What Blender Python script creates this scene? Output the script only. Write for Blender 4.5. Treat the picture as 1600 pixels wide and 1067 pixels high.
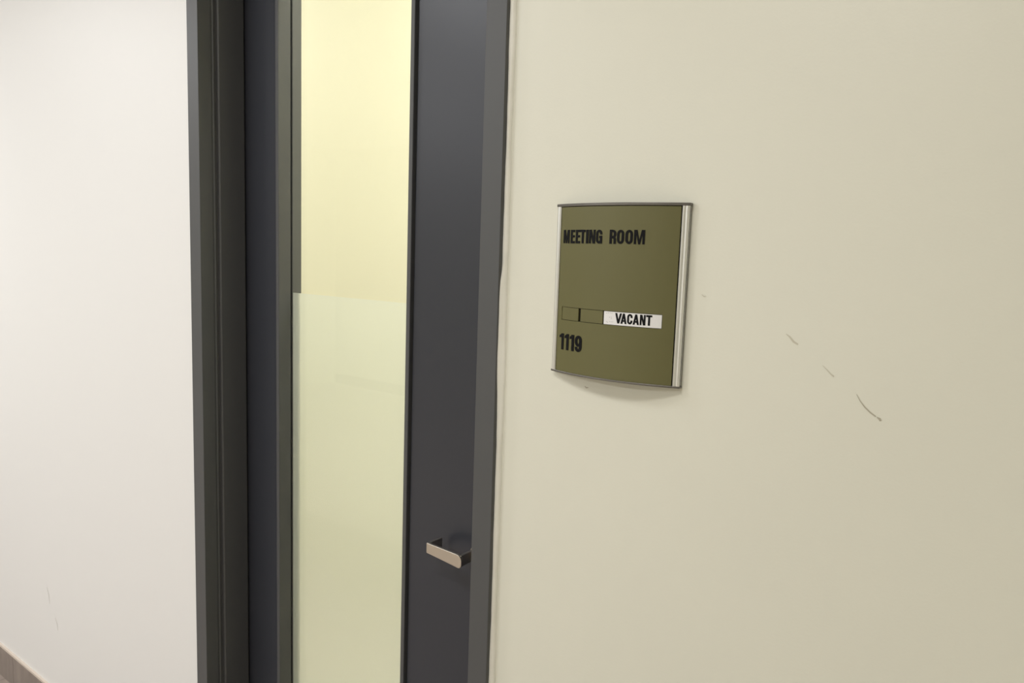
import bpy, bmesh, math
from mathutils import Vector, Matrix

# ------------------------------------------------------------------ reset, camera, world, lights
for o in list(bpy.data.objects):
    bpy.data.objects.remove(o)
SC = bpy.context.scene
COL = SC.collection
EYE = 1.61                                   # camera height above the corridor floor

F_PX, PITCH, ROLL, YAW = 1176.706, 0.117335, 0.033714, 0.640287
def make_camera():
    cy, sy, cp, sp = math.cos(YAW), math.sin(YAW), math.cos(PITCH), math.sin(PITCH)
    fwd = Vector((-sy * cp, cy * cp, -sp))
    r = Vector((cy, sy, 0)); u = r.cross(fwd)
    c, s = math.cos(ROLL), math.sin(ROLL)
    r2, u2 = c * r + s * u, -s * r + c * u
    cd = bpy.data.cameras.new('camera'); cam = bpy.data.objects.new('camera', cd)
    COL.objects.link(cam)
    m = Matrix((r2, u2, -fwd)).transposed().to_4x4()
    m.translation = Vector((0, -1.0, EYE))
    cam.matrix_world = m
    cd.sensor_width = 36.0; cd.sensor_fit = 'HORIZONTAL'
    cd.lens = 36.0 * F_PX / 1600.0
    cd.clip_start = 0.02
    SC.camera = cam
make_camera()

world = bpy.data.worlds.new('world'); SC.world = world
world.use_nodes = True
world.node_tree.nodes['Background'].inputs[0].default_value = (0.95, 0.96, 1.0, 1)
world.node_tree.nodes['Background'].inputs[1].default_value = 0.45

vs = SC.view_settings
vs.view_transform = 'Standard'; vs.look = 'None'; vs.gamma = 1.0
vs.exposure = -0.06
vs.use_curve_mapping = False

CEIL = 2.70
ROOM_CEIL = 3.45
def panel_light(name, loc, sx, sy, power, color):
    l = bpy.data.lights.new(name, 'AREA'); l.shape = 'RECTANGLE'; l.size = sx; l.size_y = sy
    l.energy = power; l.color = color
    o = bpy.data.objects.new(name, l); o.location = loc
    COL.objects.link(o); return o
COOL, WARM = (0.965, 0.985, 1.02), (1.0, 0.98, 0.96)
for x, y, p, c in ((-1.95, -1.15, 15.0, COOL), (-0.55, -1.30, 15.0, WARM), (-3.80, -1.15, 32.0, COOL),
                   (-2.2, -3.3, 24.0, COOL), (-0.6, -3.3, 17.0, WARM), (-3.9, -3.3, 52.0, COOL)):
    panel_light('hall_ceiling_panel', (x, y, CEIL - 0.02), 0.6, 0.30, p, c)
panel_light('meeting_room_ceiling_panel', (-0.9, 0.80, ROOM_CEIL - 0.02), 1.2, 0.6, 74.0, (1.0, 0.975, 0.90))
panel_light('meeting_room_ceiling_panel', (-4.6, 0.80, ROOM_CEIL - 0.02), 1.2, 0.6, 36.0, (1.0, 0.97, 0.90))

# ------------------------------------------------------------------ materials
def s2l(v):
    v /= 255.0
    return v / 12.92 if v <= 0.04045 else ((v + 0.055) / 1.055) ** 2.4
def rgb(r, g, b): return (s2l(r), s2l(g), s2l(b), 1)

def mat(name, col, rough=0.5, metal=0.0, spec=0.5, bump=0.0, bscale=300.0, mottled=0.0, mscale=8.0, stretch=None):
    m = bpy.data.materials.new(name); m.use_nodes = True
    nt = m.node_tree; b = nt.nodes['Principled BSDF']
    b.inputs['Base Color'].default_value = col
    b.inputs['Roughness'].default_value = rough
    b.inputs['Metallic'].default_value = metal
    b.inputs['Specular IOR Level'].default_value = spec
    tc = nt.nodes.new('ShaderNodeTexCoord')
    src = tc.outputs['Object']
    if stretch:
        mp = nt.nodes.new('ShaderNodeMapping'); mp.inputs['Scale'].default_value = stretch
        nt.links.new(src, mp.inputs['Vector']); src = mp.outputs['Vector']
    if bump:
        n = nt.nodes.new('ShaderNodeTexNoise'); n.inputs['Scale'].default_value = bscale
        n.inputs['Detail'].default_value = 3
        bp = nt.nodes.new('ShaderNodeBump'); bp.inputs['Strength'].default_value = bump
        bp.inputs['Distance'].default_value = 0.001
        nt.links.new(src, n.inputs['Vector']); nt.links.new(n.outputs['Fac'], bp.inputs['Height'])
        nt.links.new(bp.outputs['Normal'], b.inputs['Normal'])
    if mottled:
        n = nt.nodes.new('ShaderNodeTexNoise'); n.inputs['Scale'].default_value = mscale
        n.inputs['Detail'].default_value = 4
        r = nt.nodes.new('ShaderNodeMapRange')
        r.inputs['From Min'].default_value = 0.3; r.inputs['From Max'].default_value = 0.7
        r.inputs['To Min'].default_value = 1 - mottled; r.inputs['To Max'].default_value = 1 + mottled
        x = nt.nodes.new('ShaderNodeMix'); x.data_type = 'RGBA'; x.blend_type = 'MULTIPLY'
        x.inputs['Factor'].default_value = 1.0
        x.inputs['A'].default_value = col
        nt.links.new(src, n.inputs['Vector']); nt.links.new(n.outputs['Fac'], r.inputs['Value'])
        nt.links.new(r.outputs['Result'], x.inputs['B'])
        nt.links.new(x.outputs['Result'], b.inputs['Base Color'])
    return m

M = {}
M['wall'] = mat('cream_wall_paint', (0.715, 0.705, 0.60, 1), 0.42, bump=0.12, bscale=260, mottled=0.012, mscale=3)
M['wall_lit'] = mat('cream_wall_paint_lit', (0.775, 0.765, 0.745, 1), 0.52, bump=0.10, bscale=260)  # whiter copy of the cream paint; brighter, cooler light put into the colour
M['room_paint'] = mat('pale_yellow_paint', (0.80, 0.78, 0.635, 1), 0.7)
M['ceiling'] = mat('ceiling_tile', (0.75, 0.75, 0.73, 1), 0.8)
M['scuff'] = mat('grey_scuff', (0.56, 0.53, 0.42, 1), 0.6)
M['scratch'] = mat('faint_scratch', (0.64, 0.62, 0.575, 1), 0.6)
M['frame'] = mat('grey_steel_frame_paint', (0.078, 0.079, 0.080, 1), 0.50, spec=0.45, bump=0.03, bscale=400)
M['door'] = mat('charcoal_door_paint', (0.034, 0.036, 0.045, 1), 0.36, spec=0.40, bump=0.03, bscale=400)
M['caulk'] = mat('cream_caulk', (0.90, 0.885, 0.80, 1), 0.35, bump=0.3, bscale=120)
M['nickel'] = mat('satin_nickel', (0.52, 0.48, 0.42, 1), 0.30, metal=1.0, bump=0.05, bscale=600, stretch=(1, 1, 14))
M['alu'] = mat('brushed_aluminium', (0.80, 0.80, 0.79, 1), 0.32, metal=1.0)
M['cap'] = mat('dark_grey_end_cap', (0.16, 0.15, 0.135, 1), 0.35, metal=0.6)
M['olive'] = mat('olive_sign_face', (0.130, 0.122, 0.047, 1), 0.42, spec=0.38, bump=0.02, bscale=900)
M['black'] = mat('black_lettering', (0.006, 0.006, 0.007, 1), 0.5, spec=0.12)
M['slot'] = mat('dark_slot', (0.008, 0.007, 0.005, 1), 0.7, spec=0.1)
M['card'] = mat('white_status_card', (0.78, 0.77, 0.76, 1), 0.5)
M['faint'] = mat('faint_grey_print', (0.42, 0.41, 0.39, 1), 0.5)

def tile_mat(name, col, size, dark):
    m = mat(name, col, 0.35, mottled=0.10, mscale=14)
    nt = m.node_tree; b = nt.nodes['Principled BSDF']
    tc = nt.nodes.new('ShaderNodeTexCoord')
    br = nt.nodes.new('ShaderNodeTexBrick')
    br.offset = 0.0
    br.inputs['Scale'].default_value = 1.0
    br.inputs['Brick Width'].default_value = size; br.inputs['Row Height'].default_value = size
    br.inputs['Mortar Size'].default_value = 0.003
    br.inputs['Color1'].default_value = (1, 1, 1, 1); br.inputs['Color2'].default_value = (0.93, 0.93, 0.93, 1)
    br.inputs['Mortar'].default_value = (dark, dark, dark, 1)
    nt.links.new(tc.outputs['Object'], br.inputs['Vector'])
    x = nt.nodes.new('ShaderNodeMix'); x.data_type = 'RGBA'; x.blend_type = 'MULTIPLY'
    x.inputs['Factor'].default_value = 1.0
    old = b.inputs['Base Color'].links[0].from_socket
    nt.links.new(old, x.inputs['A']); nt.links.new(br.outputs['Color'], x.inputs['B'])
    nt.links.new(x.outputs['Result'], b.inputs['Base Color'])
    return m
M['floor'] = tile_mat('beige_floor_tile', (0.35, 0.285, 0.245, 1), 0.30, 0.7)
M['floor_pale'] = tile_mat('pale_floor_tile', (0.60, 0.51, 0.43, 1), 0.60, 0.8)
M['room_floor'] = mat('pale_vinyl_floor', (0.50, 0.47, 0.40, 1), 0.5, mottled=0.04)
M['base_tile'] = mat('brown_grey_base_tile', (0.245, 0.205, 0.180, 1), 0.33, mottled=0.16, mscale=25, stretch=(1, 1, 0.3))
M['grout'] = mat('base_tile_edge_grout', (0.62, 0.54, 0.46, 1), 0.7)

def glass_mat():
    m = bpy.data.materials.new('clear_glass'); m.use_nodes = True
    nt = m.node_tree; nt.nodes.clear()
    out = nt.nodes.new('ShaderNodeOutputMaterial')
    lw = nt.nodes.new('ShaderNodeLayerWeight'); lw.inputs['Blend'].default_value = 0.5
    pw = nt.nodes.new('ShaderNodeMath'); pw.operation = 'POWER'; pw.inputs[1].default_value = 5.0
    ma = nt.nodes.new('ShaderNodeMath'); ma.operation = 'MULTIPLY_ADD'
    ma.inputs[1].default_value = 0.96; ma.inputs[2].default_value = 0.04
    nt.links.new(lw.outputs['Facing'], pw.inputs[0]); nt.links.new(pw.outputs[0], ma.inputs[0])
    tr = nt.nodes.new('ShaderNodeBsdfTransparent'); tr.inputs[0].default_value = (0.985, 0.995, 0.985, 1)
    gl = nt.nodes.new('ShaderNodeBsdfGlossy'); gl.inputs['Roughness'].default_value = 0.02
    mx = nt.nodes.new('ShaderNodeMixShader')
    nt.links.new(ma.outputs[0], mx.inputs[0]); nt.links.new(tr.outputs[0], mx.inputs[1]); nt.links.new(gl.outputs[0], mx.inputs[2])
    nt.links.new(mx.outputs[0], out.inputs[0])
    return m
M['glass'] = glass_mat()

def film_mat():
    m = bpy.data.materials.new('frosted_film'); m.use_nodes = True
    nt = m.node_tree; nt.nodes.clear()
    out = nt.nodes.new('ShaderNodeOutputMaterial')
    tl = nt.nodes.new('ShaderNodeBsdfTranslucent'); tl.inputs[0].default_value = (0.76, 0.785, 0.79, 1)
    rf = nt.nodes.new('ShaderNodeBsdfRefraction'); rf.inputs['Color'].default_value = (0.76, 0.785, 0.79, 1)
    rf.inputs['Roughness'].default_value = 0.85; rf.inputs['IOR'].default_value = 1.16
    mx = nt.nodes.new('ShaderNodeMixShader'); mx.inputs[0].default_value = 0.68
    nt.links.new(tl.outputs[0], mx.inputs[1]); nt.links.new(rf.outputs[0], mx.inputs[2])
    nt.links.new(mx.outputs[0], out.inputs[0])
    return m
M['film'] = film_mat()

# ------------------------------------------------------------------ mesh helpers
def link(name, bm, mats, parent=None, smooth=False, bevel=0.0, seg=2, kind=None, label=None, cat=None):
    bmesh.ops.recalc_face_normals(bm, faces=bm.faces)
    me = bpy.data.meshes.new(name); bm.to_mesh(me); bm.free()
    if not isinstance(mats, (list, tuple)): mats = [mats]
    for mm in mats: me.materials.append(mm)
    if smooth:
        for p in me.polygons: p.use_smooth = True
    o = bpy.data.objects.new(name, me); COL.objects.link(o)
    if parent: o.parent = parent
    if bevel:
        b = o.modifiers.new('soft_edges', 'BEVEL'); b.width = bevel; b.segments = seg; b.limit_method = 'ANGLE'
        b.angle_limit = math.radians(40)
        if smooth is False:
            pass
    if kind: o['kind'] = kind
    if label: o['label'] = label
    if cat: o['category'] = cat
    return o

def box(bm, x0, x1, y0, y1, z0, z1, mi=0):
    v = [bm.verts.new(c) for c in ((x0, y0, z0), (x1, y0, z0), (x1, y1, z0), (x0, y1, z0),
                                   (x0, y0, z1), (x1, y0, z1), (x1, y1, z1), (x0, y1, z1))]
    for f in ((0, 3, 2, 1), (4, 5, 6, 7), (0, 1, 5, 4), (1, 2, 6, 5), (2, 3, 7, 6), (3, 0, 4, 7)):
        bm.faces.new([v[i] for i in f]).material_index = mi
    return v

def extrude_xy(bm, pts, z0, z1):
    """profile in plan, pulled up between two heights"""
    a = [bm.verts.new((x, y, z0)) for x, y in pts]; b = [bm.verts.new((x, y, z1)) for x, y in pts]
    n = len(pts)
    bm.faces.new(a[::-1]); bm.faces.new(b)
    for i in range(n):
        bm.faces.new((a[i], a[(i + 1) % n], b[(i + 1) % n], b[i]))

def extrude_xz(bm, pts, y0, y1):
    a = [bm.verts.new((x, y0, z)) for x, z in pts]; b = [bm.verts.new((x, y1, z)) for x, z in pts]
    n = len(pts)
    bm.faces.new(a); bm.faces.new(b[::-1])
    for i in range(n):
        bm.faces.new((a[(i + 1) % n], a[i], b[i], b[(i + 1) % n]))

def B(*boxes):
    bm = bmesh.new()
    for b in boxes: box(bm, *b)
    return bm

def empty(name, loc=(0, 0, 0), kind=None, label=None, cat=None):
    o = bpy.data.objects.new(name, None); COL.objects.link(o); o.location = loc
    o.empty_display_size = 0.05
    if kind: o['kind'] = kind
    if label: o['label'] = label
    if cat: o['category'] = cat
    return o

# ------------------------------------------------------------------ main measures (metres; wall face is y = 0, corridor is y < 0)
FP = -0.014                                     # face of the door frame
XL0, XL1 = -1.7005, -1.6557                     # left jamb face
XR1, XR0 = -0.8086, -0.7665                     # right jamb face
HEAD = 2.42                                     # top of the opening
WB = 0.165                                      # back of the wall
COR_W = -4.60                                   # opposite corridor wall
XA, XB = -7.0, 1.35                              # corridor ends, the right one at an added light-blocking wall
ROOM_Y = 1.50

link('floor', B((XA, XB, COR_W - 0.1, -1.56, -0.08, 0.0, 1), (XA, XB, -1.56, WB - 0.02, -0.08, 0.0), (XA, XB, WB - 0.02, ROOM_Y + 0.1, -0.08, 0.0, 2)), [M['floor'], M['floor_pale'], M['room_floor']], kind='structure',
     label='beige tiled floor of the corridor')
link('ceiling', B((XA, XB, COR_W - 0.1, 0.0, CEIL, CEIL + 0.08)), M['ceiling'], kind='structure')

link('ceiling_room', B((-5.3, 0.7, WB, ROOM_Y + 0.1, ROOM_CEIL, ROOM_CEIL + 0.08)), M['ceiling'], kind='structure')
# ---- walls
def scuff(bm, pts, w, y, mi):
    """a thin rub mark lying on the paint, tapering at its start"""
    n = len(pts); L = []; R = []
    for i, (x, z) in enumerate(pts):
        a = Vector(pts[max(i - 1, 0)]); b = Vector(pts[min(i + 1, n - 1)])
        d = (b - a).normalized(); nn = Vector((-d.y, d.x))
        ww = w[i] / 2
        L.append((x + nn.x * ww, z + nn.y * ww)); R.append((x - nn.x * ww, z - nn.y * ww))
    vl = [bm.verts.new((x, y, z)) for x, z in L]; vr = [bm.verts.new((x, y, z)) for x, z in R]
    for i in range(n - 1):
        bm.faces.new((vl[i], vl[i + 1], vr[i + 1], vr[i])).material_index = mi

S = 1 / 1.12
bm = B((XR0 - 0.021, XB, 0.0, WB, 0.0, ROOM_CEIL + 0.08))
def wp(*p): return [(x * S, EYE + z * S) for x, z in p]
scuff(bm, wp((-.3345, -.1045), (-.3290, -.1085), (-.3230, -.1150), (-.3165, -.1185)), (.0008, .0022, .0028, .0022), -0.0004, 1)
scuff(bm, wp((-.2800, -.1450), (-.2740, -.1505), (-.2680, -.1560), (-.2640, -.1590)), (.0005, .0010, .0014, .0022), -0.0004, 1)
scuff(bm, wp((-.2320, -.1800), (-.2265, -.1890), (-.2200, -.1965), (-.2130, -.2025), (-.2050, -.2075)), (.0006, .0011, .0016, .0017, .0016), -0.0004, 2)
scuff(bm, wp((-.2035, -.2080), (-.2000, -.2100), (-.1985, -.2125)), (.0012, .0030, .0024), -0.0004, 2)
scuff(bm, wp((-.6720, -.2275), (-.6690, -.2300), (-.6650, -.2290)), (.0010, .0018, .0010), -0.0004, 2)
scuff(bm, wp((-.4680, -.0550), (-.4640, -.0580), (-.4610, -.0570)), (.0008, .0012, .0006), -0.0004, 1)
M['scuff_dark'] = mat('dark_scuff', (0.42, 0.39, 0.30, 1), 0.5)
link('wall_right', bm, [M['wall'], M['scuff'], M['scuff_dark']], kind='structure',
     label='cream painted corridor wall with scuff marks carrying the room sign')

bm = B((XA, XL0 + 0.021, 0.0, WB, 0.0, ROOM_CEIL + 0.08))
scuff(bm, wp((-2.942, -1.287), (-2.928, -1.312), (-2.922, -1.345)), (.002, .004, .002), -0.0004, 1)
scuff(bm, wp((-2.880, -1.385), (-2.866, -1.405), (-2.860, -1.428)), (.002, .0045, .002), -0.0004, 1)
link('wall_left', bm, [M['wall_lit'], M['scratch']], kind='structure',
     label='corridor wall left of the door, its brighter light put into a whiter colour')
link('wall_above', B((XL0 + 0.021, XR0 - 0.021, 0.0, WB, HEAD + 0.025, ROOM_CEIL + 0.08)), M['wall'], kind='structure')
link('wall_hall_left', B((XA - 0.1, XA, COR_W, 0.0, 0.0, CEIL)), M['wall'], kind='structure')
link('wall_light_block', B((XB, XB + 0.1, COR_W, WB, 0.0, CEIL)), M['wall'], kind='structure')  # unseen wall, added to cut light coming from the right
link('wall_back', B((XA, XB, COR_W - 0.1, COR_W, 0.0, CEIL)), M['wall'], kind='structure')
link('wall_room_back', B((XA, XB, ROOM_Y, ROOM_Y + 0.1, 0.0, ROOM_CEIL)), M['room_paint'], kind='structure',
     label='pale yellow meeting room wall seen through the glass')
link('wall_room_left', B((-5.3, -5.2, WB, ROOM_Y, 0.0, ROOM_CEIL)), M['room_paint'], kind='structure')
link('wall_room_right', B((0.6, 0.7, WB, ROOM_Y, 0.0, ROOM_CEIL)), M['room_paint'], kind='structure')

# ---- tiled skirting
BT = EYE - 1.6745 * S
def baseboard(name, x0, x1, yw, sgn, label=None):
    bm = bmesh.new(); step = 0.30
    t = 0.009
    n = int(math.ceil((x1 - x0) / step))
    for i in range(n):
        a = x1 - (i + 1) * step; b = x1 - i * step
        a = max(a, x0)
        ya, yb = sorted((yw, yw + sgn * t))
        box(bm, a + 0.001, b - 0.001, ya, yb, 0.0, BT - 0.004)
    ya, yb = sorted((yw, yw + sgn * (t - 0.001)))
    box(bm, x0, x1, ya, yb, BT - 0.004, BT + 0.003, 1)          # pale grout line along the top
    return link(name, bm, [M['base_tile'], M['grout']], kind='structure', label=label)
baseboard('baseboard_left', XA, XL0 - 0.02, 0.0, -1, 'low brown grey tiled skirting along the left wall')
baseboard('baseboard_right', XR0 + 0.02, XB, 0.0, -1)
baseboard('baseboard_back', XA, XB, COR_W, 1)

# ------------------------------------------------------------------ steel door frame
frame = empty('trim_1', ((XL0 + XR0) / 2, FP, 0), kind='structure', label='grey painted steel door frame around the meeting room door')
def local(o, root):
    o.matrix_parent_inverse = Matrix.Translation(-root.location)
GY = 0.026                                      # joint in the jamb
SY0, SY1 = 0.034, 0.1022                        # stop
def jamb_profile(m):
    # plan profile of the left jamb; m mirrors it for the right one
    p = [(XL0, 0.003), (XL0, FP), (XL1, FP), (XL1, 0.019), (XL1 - 0.0015, 0.020), (XL1 - 0.0015, 0.0235), (XL1, 0.0245), (XL1, GY + 0.001), (XL1 - 0.004, GY + 0.002), (XL1 - 0.004, SY0),
         (XL1 + 0.0022, SY0), (XL1 + 0.0048, SY0 + 0.0026), (XL1 + 0.0048, SY1), (XL1 - 0.004, SY1), (XL1 - 0.004, WB + 0.012), (XL0, WB + 0.012), (XL0, WB - 0.002),
         (XL0 + 0.022, WB - 0.002), (XL0 + 0.022, 0.003)]
    return p
bm = bmesh.new(); extrude_xy(bm, jamb_profile(0), 0.0, HEAD)
j = link('jamb', bm, M['frame'], frame, bevel=0.0012); local(j, frame)
def mirror(p):
    out = []
    for x, y in p:
        k = (x - XL0) / (XL1 - XL0)
        if x <= XL1: xx = XR0 + (XR1 - XR0) * k
        else: xx = XR1 - (x - XL1)
        out.append((xx, y))
    return out[::-1]
bm = bmesh.new(); extrude_xy(bm, mirror(jamb_profile(0)), 0.0, HEAD)
j = link('jamb', bm, M['frame'], frame, bevel=0.0012); local(j, frame)
bm = B((XL1 - 0.0, XR1 + 0.0, FP, 0.020, HEAD - 0.045, HEAD), (XL1, XR1, 0.020, WB + 0.012, HEAD - 0.035, HEAD))
j = link('head_jamb', bm, M['frame'], frame, bevel=0.001); local(j, frame)

# caulk bead between the right jamb and the wall, smeared onto the steel lower down
import random
rnd = random.Random(4)
def caulk():
    bm = bmesh.new(); rows = []
    n = 420
    z0, z1 = 0.0, HEAD
    zb = EYE - 0.040
    ph = [rnd.uniform(0, 6.28) for _ in range(8)]
    for i in range(n + 1):
        z = z0 + (z1 - z0) * i / n
        wob = sum(math.sin(z * f + ph[k]) * a for k, (f, a) in enumerate(((9, .0006), (23, .0005), (61, .0003), (140, .00022))))
        w = 0.0075 + wob
        k = 1 / (1 + math.exp((z - zb) / 0.006))             # 1 below the smear
        fade = 1 / (1 + math.exp((EYE - 0.23 - z) / 0.02))
        h = 0.0052 + 0.0040 * k * fade + 0.0006 * k + wob * 0.6
        pts = [(XR0 - 0.0005, -h - 0.0004), (XR0 + 0.0010, -h - 0.0002), (XR0 + w * 0.50, -0.0052 + wob * 0.5), (XR0 + w * 0.72, -0.0040), (XR0 + w * 1.15, -0.0002), (XR0 + w * 1.15, 0.001), (XR0 - 0.0005, 0.001)]
        rows.append([bm.verts.new((x, y, z)) for x, y in pts])
    m = len(rows[0])
    for a, b in zip(rows, rows[1:]):
        for k in range(m):
            bm.faces.new((a[k], a[(k + 1) % m], b[(k + 1) % m], b[k]))
    bm.faces.new(rows[0]); bm.faces.new(rows[-1][::-1])
    return bm
link('trim_2', caulk(), M['caulk'], kind='structure', smooth=True, label='uneven cream caulk bead beside the grey door frame')

# ------------------------------------------------------------------ door
DF, DB = 0.1075, 0.1585                         # door faces
DX0, DX1 = XL1 - 0.002, XR1 + 0.002             # leaf edges
GX0, GX1 = -1.515, -1.0922                      # visible glass between beads
SX0, SX1 = -1.5264, -1.0784                     # inner edges of the stiles
GZ0, GZ1 = 0.30, 2.30
door = empty('door_1', ((DX0 + DX1) / 2, DF, 0), kind='structure', label='charcoal glazed meeting room door set back in the grey frame')
DT = HEAD - 0.040
def dpart(name, bm, m, parent=None, **k):
    o = link(name, bm, m, parent or door, **k)
    if parent is None: local(o, door)
    return o
dpart('hinge_stile', B((DX0, SX0, DF, DB, 0.008, DT)), M['door'], bevel=0.001)
dpart('lock_stile', B((SX1, DX1, DF, DB, 0.008, DT)), M['door'], bevel=0.001)
dpart('top_rail', B((SX0, SX1, DF, DB, GZ1, DT)), M['door'], bevel=0.001)
dpart('bottom_rail', B((SX0, SX1, DF, DB, 0.008, GZ0)), M['door'], bevel=0.001)
def bead(y0, y1):
    return B((SX0 + 0.0004, GX0, y0, y1, GZ0, GZ1), (GX1, SX1 - 0.003, y0, y1, GZ0, GZ1),
             (GX0, GX1, y0, y1, GZ1 - 0.012, GZ1), (GX0, GX1, y0, y1, GZ0, GZ0 + 0.012))
GY0, GY1 = 0.1350, 0.1395
dpart('glazing_bead', bead(0.1000, GY0), M['frame'], bevel=0.0016)
dpart('glazing_bead', bead(GY1, 0.1660), M['frame'], bevel=0.0016)
bm = bmesh.new()
vv = box(bm, GX0 - 0.004, GX1 + 0.004, GY0 + 0.0004, GY1 - 0.0004, GZ0 + 0.006, GZ1 - 0.006)
pane = dpart('glass_pane', bm, [M['glass']])
FZ = EYE - 0.1134
bm = bmesh.new()
bm.faces.new([bm.verts.new(c) for c in ((GX0 + 0.0022, GY1 - 0.0002, GZ0 + 0.008), (GX1 + 0.0035, GY1 - 0.0002, GZ0 + 0.008), (GX1 + 0.0035, GY1 - 0.0002, FZ), (GX0 + 0.0022, GY1 - 0.0002, FZ))])
film = link('frosted_film', bm, M['film'], pane, label='frosted film on the lower glass')

# lever handle
def rounded(pts, rads, n=8):
    out = []; m = len(pts)
    for i in range(m):
        p = Vector(pts[i]); a = Vector(pts[i - 1]); b = Vector(pts[(i + 1) % m]); r = rads[i]
        if r <= 0: out.append(tuple(p)); continue
        da = (a - p).normalized(); db = (b - p).normalized()
        ang = da.angle(db); t = r / math.tan(ang / 2)
        c = p + (da + db).normalized() * (r / math.sin(ang / 2))
        s = p + da * t; e = p + db * t
        a0 = math.atan2(s.y - c.y, s.x - c.x); a1 = math.atan2(e.y - c.y, e.x - c.x)
        d = (a1 - a0 + math.pi) % (2 * math.pi) - math.pi
        for k in range(n + 1):
            t_ = a0 + d * k / n
            out.append((c.x + r * math.cos(t_), c.y + r * math.sin(t_)))
    return out
LX0, LX1 = -0.9785, -0.8875
def lever():
    bm = bmesh.new()
    zt0, zb0 = EYE - 0.5735, EYE - 0.5945
    zt1, zb1 = EYE - 0.5765, EYE - 0.6035
    # front grip, a flat bar with a rounded right end
    out = rounded([(LX0, zb0), (LX1, zb1), (LX1, zt1), (LX0, zt0)], [0.002, 0.008, 0.0125, 0.002])
    extrude_xz(bm, out, 0.0530, 0.0590)
    # return towards the door
    extrude_xz(bm, [(LX0, zb0 + 0.0006), (LX0 + 0.0055, zb0), (LX0 + 0.0055, zt0 - 0.0004), (LX0, zt0 - 0.0004)], 0.0560, 0.0945)
    # neck back to the door
    extrude_xz(bm, [(LX1 - 0.0088, zb1 + 0.004), (LX1 - 0.0028, zb1 + 0.004), (LX1 - 0.0028, zt1 - 0.0012), (LX1 - 0.0088, zt1 - 0.0012)], 0.0560, DF)
    return bm
handle = dpart('lever_handle', lever(), M['nickel'], bevel=0.0012, label='satin nickel return lever')
bm = bmesh.new()
c = (LX1 - 0.0015, EYE - 0.5885); N = 40
a = []
for k in range(N):
    t = 2 * math.pi * k / N
    a.append((c[0] + 0.0175 * math.cos(t), c[1] + 0.0175 * math.sin(t)))
extrude_xz(bm, a[::-1], DF - 0.006, DF)
link('rose', bm, M['nickel'], handle, bevel=0.001)

# ------------------------------------------------------------------ room sign on its curved body
X0S, HALF, SAG, BASE = -0.549, 0.1097, 0.023, 0.008
RS = (HALF ** 2 + SAG ** 2) / (2 * SAG)
YC = -(BASE + SAG) + RS
UH = RS * math.asin(HALF / RS)                  # half arc length
ZT, ZB = EYE + 0.0770, EYE - 0.1843
sign = empty('room_sign', (X0S, 0, ZB), label='curved olive room sign in aluminium rails mounted on the cream wall beside the door', cat='sign')
def cyl(u, z, off):
    th = u / RS; r = RS + off
    return (X0S + r * math.sin(th), YC - r * math.cos(th), z)
def curved_box(bm, u0, u1, z0, z1, o0, o1, seg=None, mi=0):
    n = seg or max(1, int(math.ceil(abs(u1 - u0) / 0.004)))
    prev = None; first = None
    for i in range(n + 1):
        u = u0 + (u1 - u0) * i / n
        ring = [bm.verts.new(cyl(u, z, o)) for z, o in ((z0, o0), (z0, o1), (z1, o1), (z1, o0))]
        if prev:
            for k in range(4):
                bm.faces.new((prev[k], prev[(k + 1) % 4], ring[(k + 1) % 4], ring[k])).material_index = mi
        else: first = ring
        prev = ring
    bm.faces.new(first[::-1]).material_index = mi; bm.faces.new(prev).material_index = mi
def spart(name, bm, m, parent=None, **k):
    o = link(name, bm, m, parent or sign, **k)
    if parent is None: local(o, sign)
    return o
CT = 0.0042; CB = 0.0030
# D-shaped end caps
def dcap(z0, z1, off, uext):
    bm = bmesh.new(); pts = [(X0S - HALF - uext, 0.0)]
    n = 40
    for i in range(n + 1):
        u = -UH - uext + (2 * UH + 2 * uext) * i / n
        x, y, _ = cyl(u, 0, off); pts.append((x, min(y, -0.001)))
    pts.append((X0S + HALF + uext, 0.0))
    extrude_xy(bm, pts, z0, z1); return bm
spart('end_cap', dcap(ZT - CT, ZT, 0.0012, 0.0004), M['cap'], bevel=0.0007)
spart('end_cap', dcap(ZB, ZB + CB, 0.0012, 0.0004), M['cap'], bevel=0.0007)
# closed body behind the face
bm = bmesh.new(); pts = [(X0S - HALF + 0.0012, 0.0), (X0S - HALF + 0.0012, -0.0036)]
for i in range(41):
    u = -UH + 0.004 + (2 * UH - 0.008) * i / 40
    x, y, _ = cyl(u, 0, -0.0042); pts.append((x, y))
pts += [(X0S + HALF - 0.0012, -0.0036), (X0S + HALF - 0.0012, 0.0)]
extrude_xy(bm, pts, ZB + CB, ZT - CT)
spart('backing', bm, M['slot'])
# aluminium side rails with two rounded ridges and a groove
RW = 0.0105
def rail(sg):
    bm = bmesh.new(); prof = []
    prof.append((UH, -BASE * 1.0)); 
    # outer edge to inner edge, offsets from the face curve
    for u, o in ((0.0000, -0.0052), (0.0000, -0.0012), (0.0007, -0.0001), (0.0018, 0.0006), (0.0036, 0.0008), (0.0050, 0.0003), (0.0058, -0.0004), (0.0066, 0.0002), (0.0080, 0.0008), (0.0096, 0.0006), (0.0103, -0.0002), (0.0105, -0.0014), (0.0105, -0.0052)):
        prof.append((UH - u, o))
    prof = prof[1:]
    pts = []
    for u, o in prof:
        x, y, _ = cyl(sg * u, 0, o); pts.append((x, min(y, 0.0)))
    xo = X0S + sg * (HALF - 0.0002)
    pts = [(xo, -0.0036)] + pts + [(pts[-1][0], -0.0036)]
    if sg < 0: pts = pts[::-1]
    extrude_xy(bm, pts, ZB + CB, ZT - CT)
    return bm
spart('side_rail', rail(1), M['alu'])
spart('side_rail', rail(-1), M['alu'])
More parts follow.
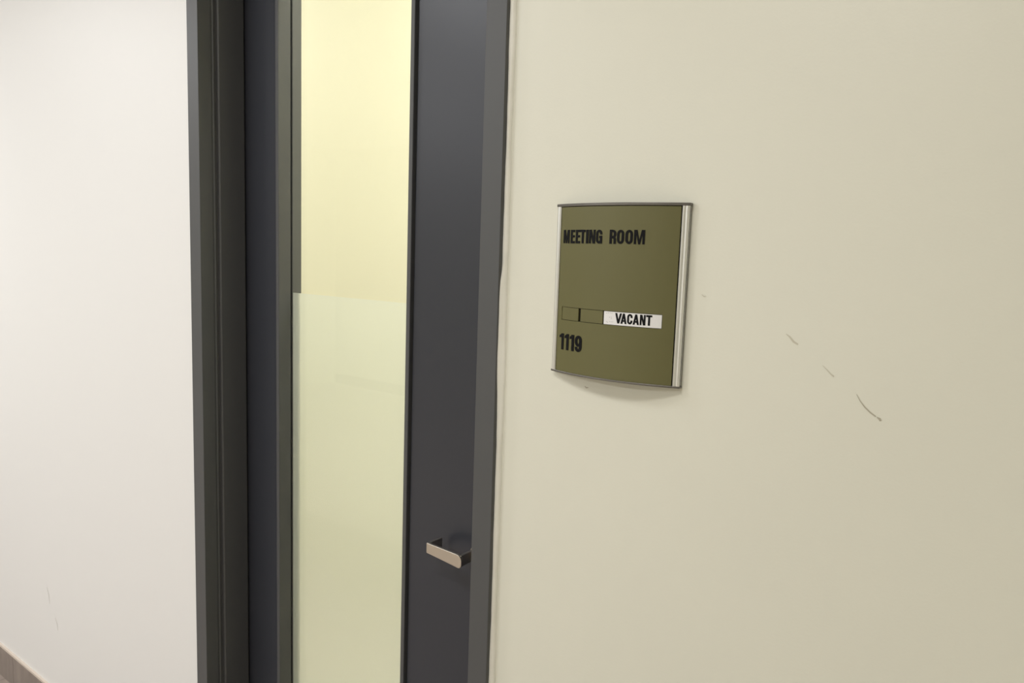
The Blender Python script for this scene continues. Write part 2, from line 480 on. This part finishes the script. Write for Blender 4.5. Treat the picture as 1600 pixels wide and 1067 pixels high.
# olive face, cut around the slider window
UP = UH - RW - 0.0013
W0, W1 = -0.0914, 0.0834
WZ0, WZ1 = EYE - 0.1008, EYE - 0.0802
PZ0, PZ1 = ZB + CB, ZT - CT - 0.0008
bm = bmesh.new()
O0, O1 = -0.0030, -0.0004
curved_box(bm, -UP, UP, WZ1, PZ1, O0, O1)
curved_box(bm, -UP, UP, PZ0, WZ0, O0, O1)
curved_box(bm, -UP, W0, WZ0, WZ1, O0, O1)
curved_box(bm, W1, UP, WZ0, WZ1, O0, O1)
bmesh.ops.remove_doubles(bm, verts=bm.verts, dist=1e-5)
face = spart('face_panel', bm, M['olive'], smooth=False)
# slider inside the window
g = 0.0007
bm = bmesh.new(); curved_box(bm, W0, W1, WZ0, WZ1, -0.0040, -0.0032)
spart('slider_slot', bm, M['slot'])
bm = bmesh.new(); curved_box(bm, W0 + g, -0.0543, WZ0 + g, WZ1 - g, -0.0032, -0.0009)
spart('slider_tab', bm, M['olive'])
bm = bmesh.new(); curved_box(bm, -0.0496, -0.0083, WZ0 + g, WZ1 - g, -0.0032, -0.0009)
spart('slider_tab', bm, M['olive'])
bm = bmesh.new(); curved_box(bm, -0.0062, W1 - g, WZ0 + g, WZ1 - g, -0.0032, -0.0011)
for (u, z) in ((-.002, .0172), (.001, .0176), (.004, .0178), (.007, .0178), (.0035, .0115), (.0062, .0118), (.0066, .0098), (-.0015, .0045), (.0005, .0040), (.004, .0050), (.0065, .0048), (.0090, .0050)):
    curved_box(bm, u - .0006, u + .0006, WZ0 + z - .0004, WZ0 + z + .0004, -0.0011, -0.00095, mi=1)
card = spart('status_card', bm, [M['card'], M['faint']], label='white card reading VACANT')

# ---- condensed bold lettering
def arc(cx, cy, rx, ry, a0, a1, n=10):
    return [(cx + rx * math.cos(math.radians(a0 + (a1 - a0) * i / n)), cy + ry * math.sin(math.radians(a0 + (a1 - a0) * i / n))) for i in range(n + 1)]
def ribbon(path, sx, sy, closed=False):
    """quads along a centre line; stroke is sx wide across, sy high"""
    n = len(path); L = []; R = []
    for i, p in enumerate(path):
        a = path[i - 1] if (i > 0 or closed) else p
        b = path[(i + 1) % n] if (i < n - 1 or closed) else p
        d = Vector((b[0] - a[0], b[1] - a[1])).normalized(); nx, ny = -d.y, d.x
        L.append((p[0] + nx * sx / 2, p[1] + ny * sy / 2)); R.append((p[0] - nx * sx / 2, p[1] - ny * sy / 2))
    q = []
    for i in range(n if closed else n - 1):
        k = (i + 1) % n
        q.append([L[i], L[k], R[k], R[i]])
    return q
def glyph(ch, w, h, s, t):
    """list of polygons for a letter w wide, h high, stems s, bars t"""
    rect = lambda x0, y0, x1, y1: [(x0, y0), (x1, y0), (x1, y1), (x0, y1)]
    l, r, b, u = s / 2, w - s / 2, t / 2, h - t / 2
    rx = (w - s) / 2; ry = min(rx * 1.25, h * 0.24); cx = w / 2
    if ch == 'I': return [rect(0, 0, w, h)]
    if ch == 'E': return [rect(0, 0, s, h), rect(s, 0, w, t), rect(s, h - t, w, h), rect(s, h * .52 - t / 2, w * .93, h * .52 + t / 2)]
    if ch == 'T': return [rect(cx - s / 2, 0, cx + s / 2, h - t), rect(0, h - t, w, h)]
    if ch == 'M':
        return [rect(0, 0, s * .86, h), rect(w - s * .86, 0, w, h),
                [(s * .5, h), (s * 1.2, h), (cx + s * .36, 0), (cx - s * .36, 0)],
                [(w - s * 1.2, h), (w - s * .5, h), (cx + s * .36, 0), (cx - s * .36, 0)]]
    if ch == 'N': return [rect(0, 0, s * .9, h), rect(w - s * .9, 0, w, h), [(s * .3, h), (s * 1.15, h), (w - s * .3, 0), (w - s * 1.15, 0)]]
    if ch == 'V': return [[(0, h), (s * 1.05, h), (cx + s * .5, 0), (cx - s * .5, 0)], [(w - s * 1.05, h), (w, h), (cx + s * .5, 0), (cx - s * .5, 0)]]
    if ch == 'A': return [[(0, 0), (s, 0), (cx + s * .5, h), (cx - s * .5, h)], [(w - s, 0), (w, 0), (cx + s * .5, h), (cx - s * .5, h)], rect(s * .75, h * .20, w - s * .75, h * .20 + t * .9)]
    top = arc(cx, u - ry, rx, ry, 0, 180); bot = arc(cx, b + ry, rx, ry, 180, 360)
    if ch == 'O': return ribbon(top + bot, s, t, True)
    if ch == 'C': return ribbon([(r, h * .62)] + top + bot + [(r, h * .38)], s, t)
    if ch == 'G':
        return ribbon([(r, h * .66)] + top + bot + [(r, h * .5)], s, t) + [rect(cx + s * .05, h * .40, w, h * .40 + t), rect(w - s * .62, 0, w, h * .4)]
    if ch == 'R':
        ry2 = h * .16; ym = h * .47; rx2 = w * .42
        path = [(s * .6, u), (r - rx2, u)] + arc(r - rx2, u - ry2, rx2, ry2, 90, 0, 8)[1:] + arc(r - rx2, ym + ry2, rx2, ry2, 0, -90, 8) + [(s * .6, ym)]
        leg = [(r - rx2, ym)] + arc(r - rx2, ym - ry2, rx2, ry2, 90, 0, 8)[1:] + [(r, 0)]
        return [rect(0, 0, s, h)] + ribbon(path, s, t) + ribbon(leg, s, t)
    if ch == '1': return [rect(w - s, 0, w, h), [(w - s, h), (w - s, h - t * 1.5), (0, h * .72), (0, h * .72 + t * .9), (w - s * .8, h)]]
    if ch == '9':
        ym = h * .40
        bowl = top + arc(cx, ym + ry, rx, ry, 180, 360)
        tail = [(r, h * .55)] + [(r, b + ry)] + arc(cx, b + ry, rx, ry, 0, -180)[1:] + [(l, h * .30)]
        return ribbon(bowl, s, t, True) + ribbon(tail, s, t)
    return []
def lettering(name, items, z0, h, s, t, o0, o1, parent, slope=0.0):
    """items: (letter, left edge, right edge) along the curved face"""
    bm = bmesh.new()
    for ch, ua, ub in items:
        for poly in glyph(ch, ub - ua, h, s, t):
            zoff = slope * (ua + ub) / 2
            # keep every loop counter-clockwise
            ar = sum(poly[i - 1][0] * poly[i][1] - poly[i][0] * poly[i - 1][1] for i in range(len(poly)))
            if ar < 0: poly = poly[::-1]
            lo = [bm.verts.new(cyl(ua + x, z0 + zoff + y, o0)) for x, y in poly]
            hi = [bm.verts.new(cyl(ua + x, z0 + zoff + y, o1)) for x, y in poly]
            bm.faces.new(hi); n = len(poly)
            bm.faces.new(lo[::-1])
            for i in range(n):
                bm.faces.new((lo[i], lo[(i + 1) % n], hi[(i + 1) % n], hi[i]))
    return spart(name, bm, M['black'], parent)
name_items = [('M', -.0938, -.0797), ('E', -.0768, -.0676), ('E', -.0657, -.0566), ('T', -.0562, -.0462), ('I', -.0446, -.0402), ('N', -.0387, -.0273), ('G', -.0259, -.0150),
              ('R', -.0023, .0083), ('O', .0098, .0210), ('O', .0230, .0344), ('M', .0362, .0522)]
OF = -0.0004
l1 = lettering('room_name_lettering', name_items, EYE + 0.0177, 0.0202, 0.0039, 0.0034, OF, OF + 0.0008, face, 0.006)
num_items = [('1', -.0938, -.0835), ('1', -.0812, -.0718), ('1', -.0695, -.0600), ('9', -.0580, -.0440)]
l2 = lettering('room_number_lettering', num_items, EYE - 0.1470, 0.0250, 0.0052, 0.0040, OF, OF + 0.0008, face)
vac_items = [('V', .0126, .0234), ('A', .0216, .0312), ('C', .0318, .0400), ('A', .0405, .0500), ('N', .0510, .0594), ('T', .0602, .0690)]
l3 = lettering('status_lettering', vac_items, EYE - 0.0975, 0.0150, 0.0030, 0.0027, -0.0011, -0.0008, card, 0.004)
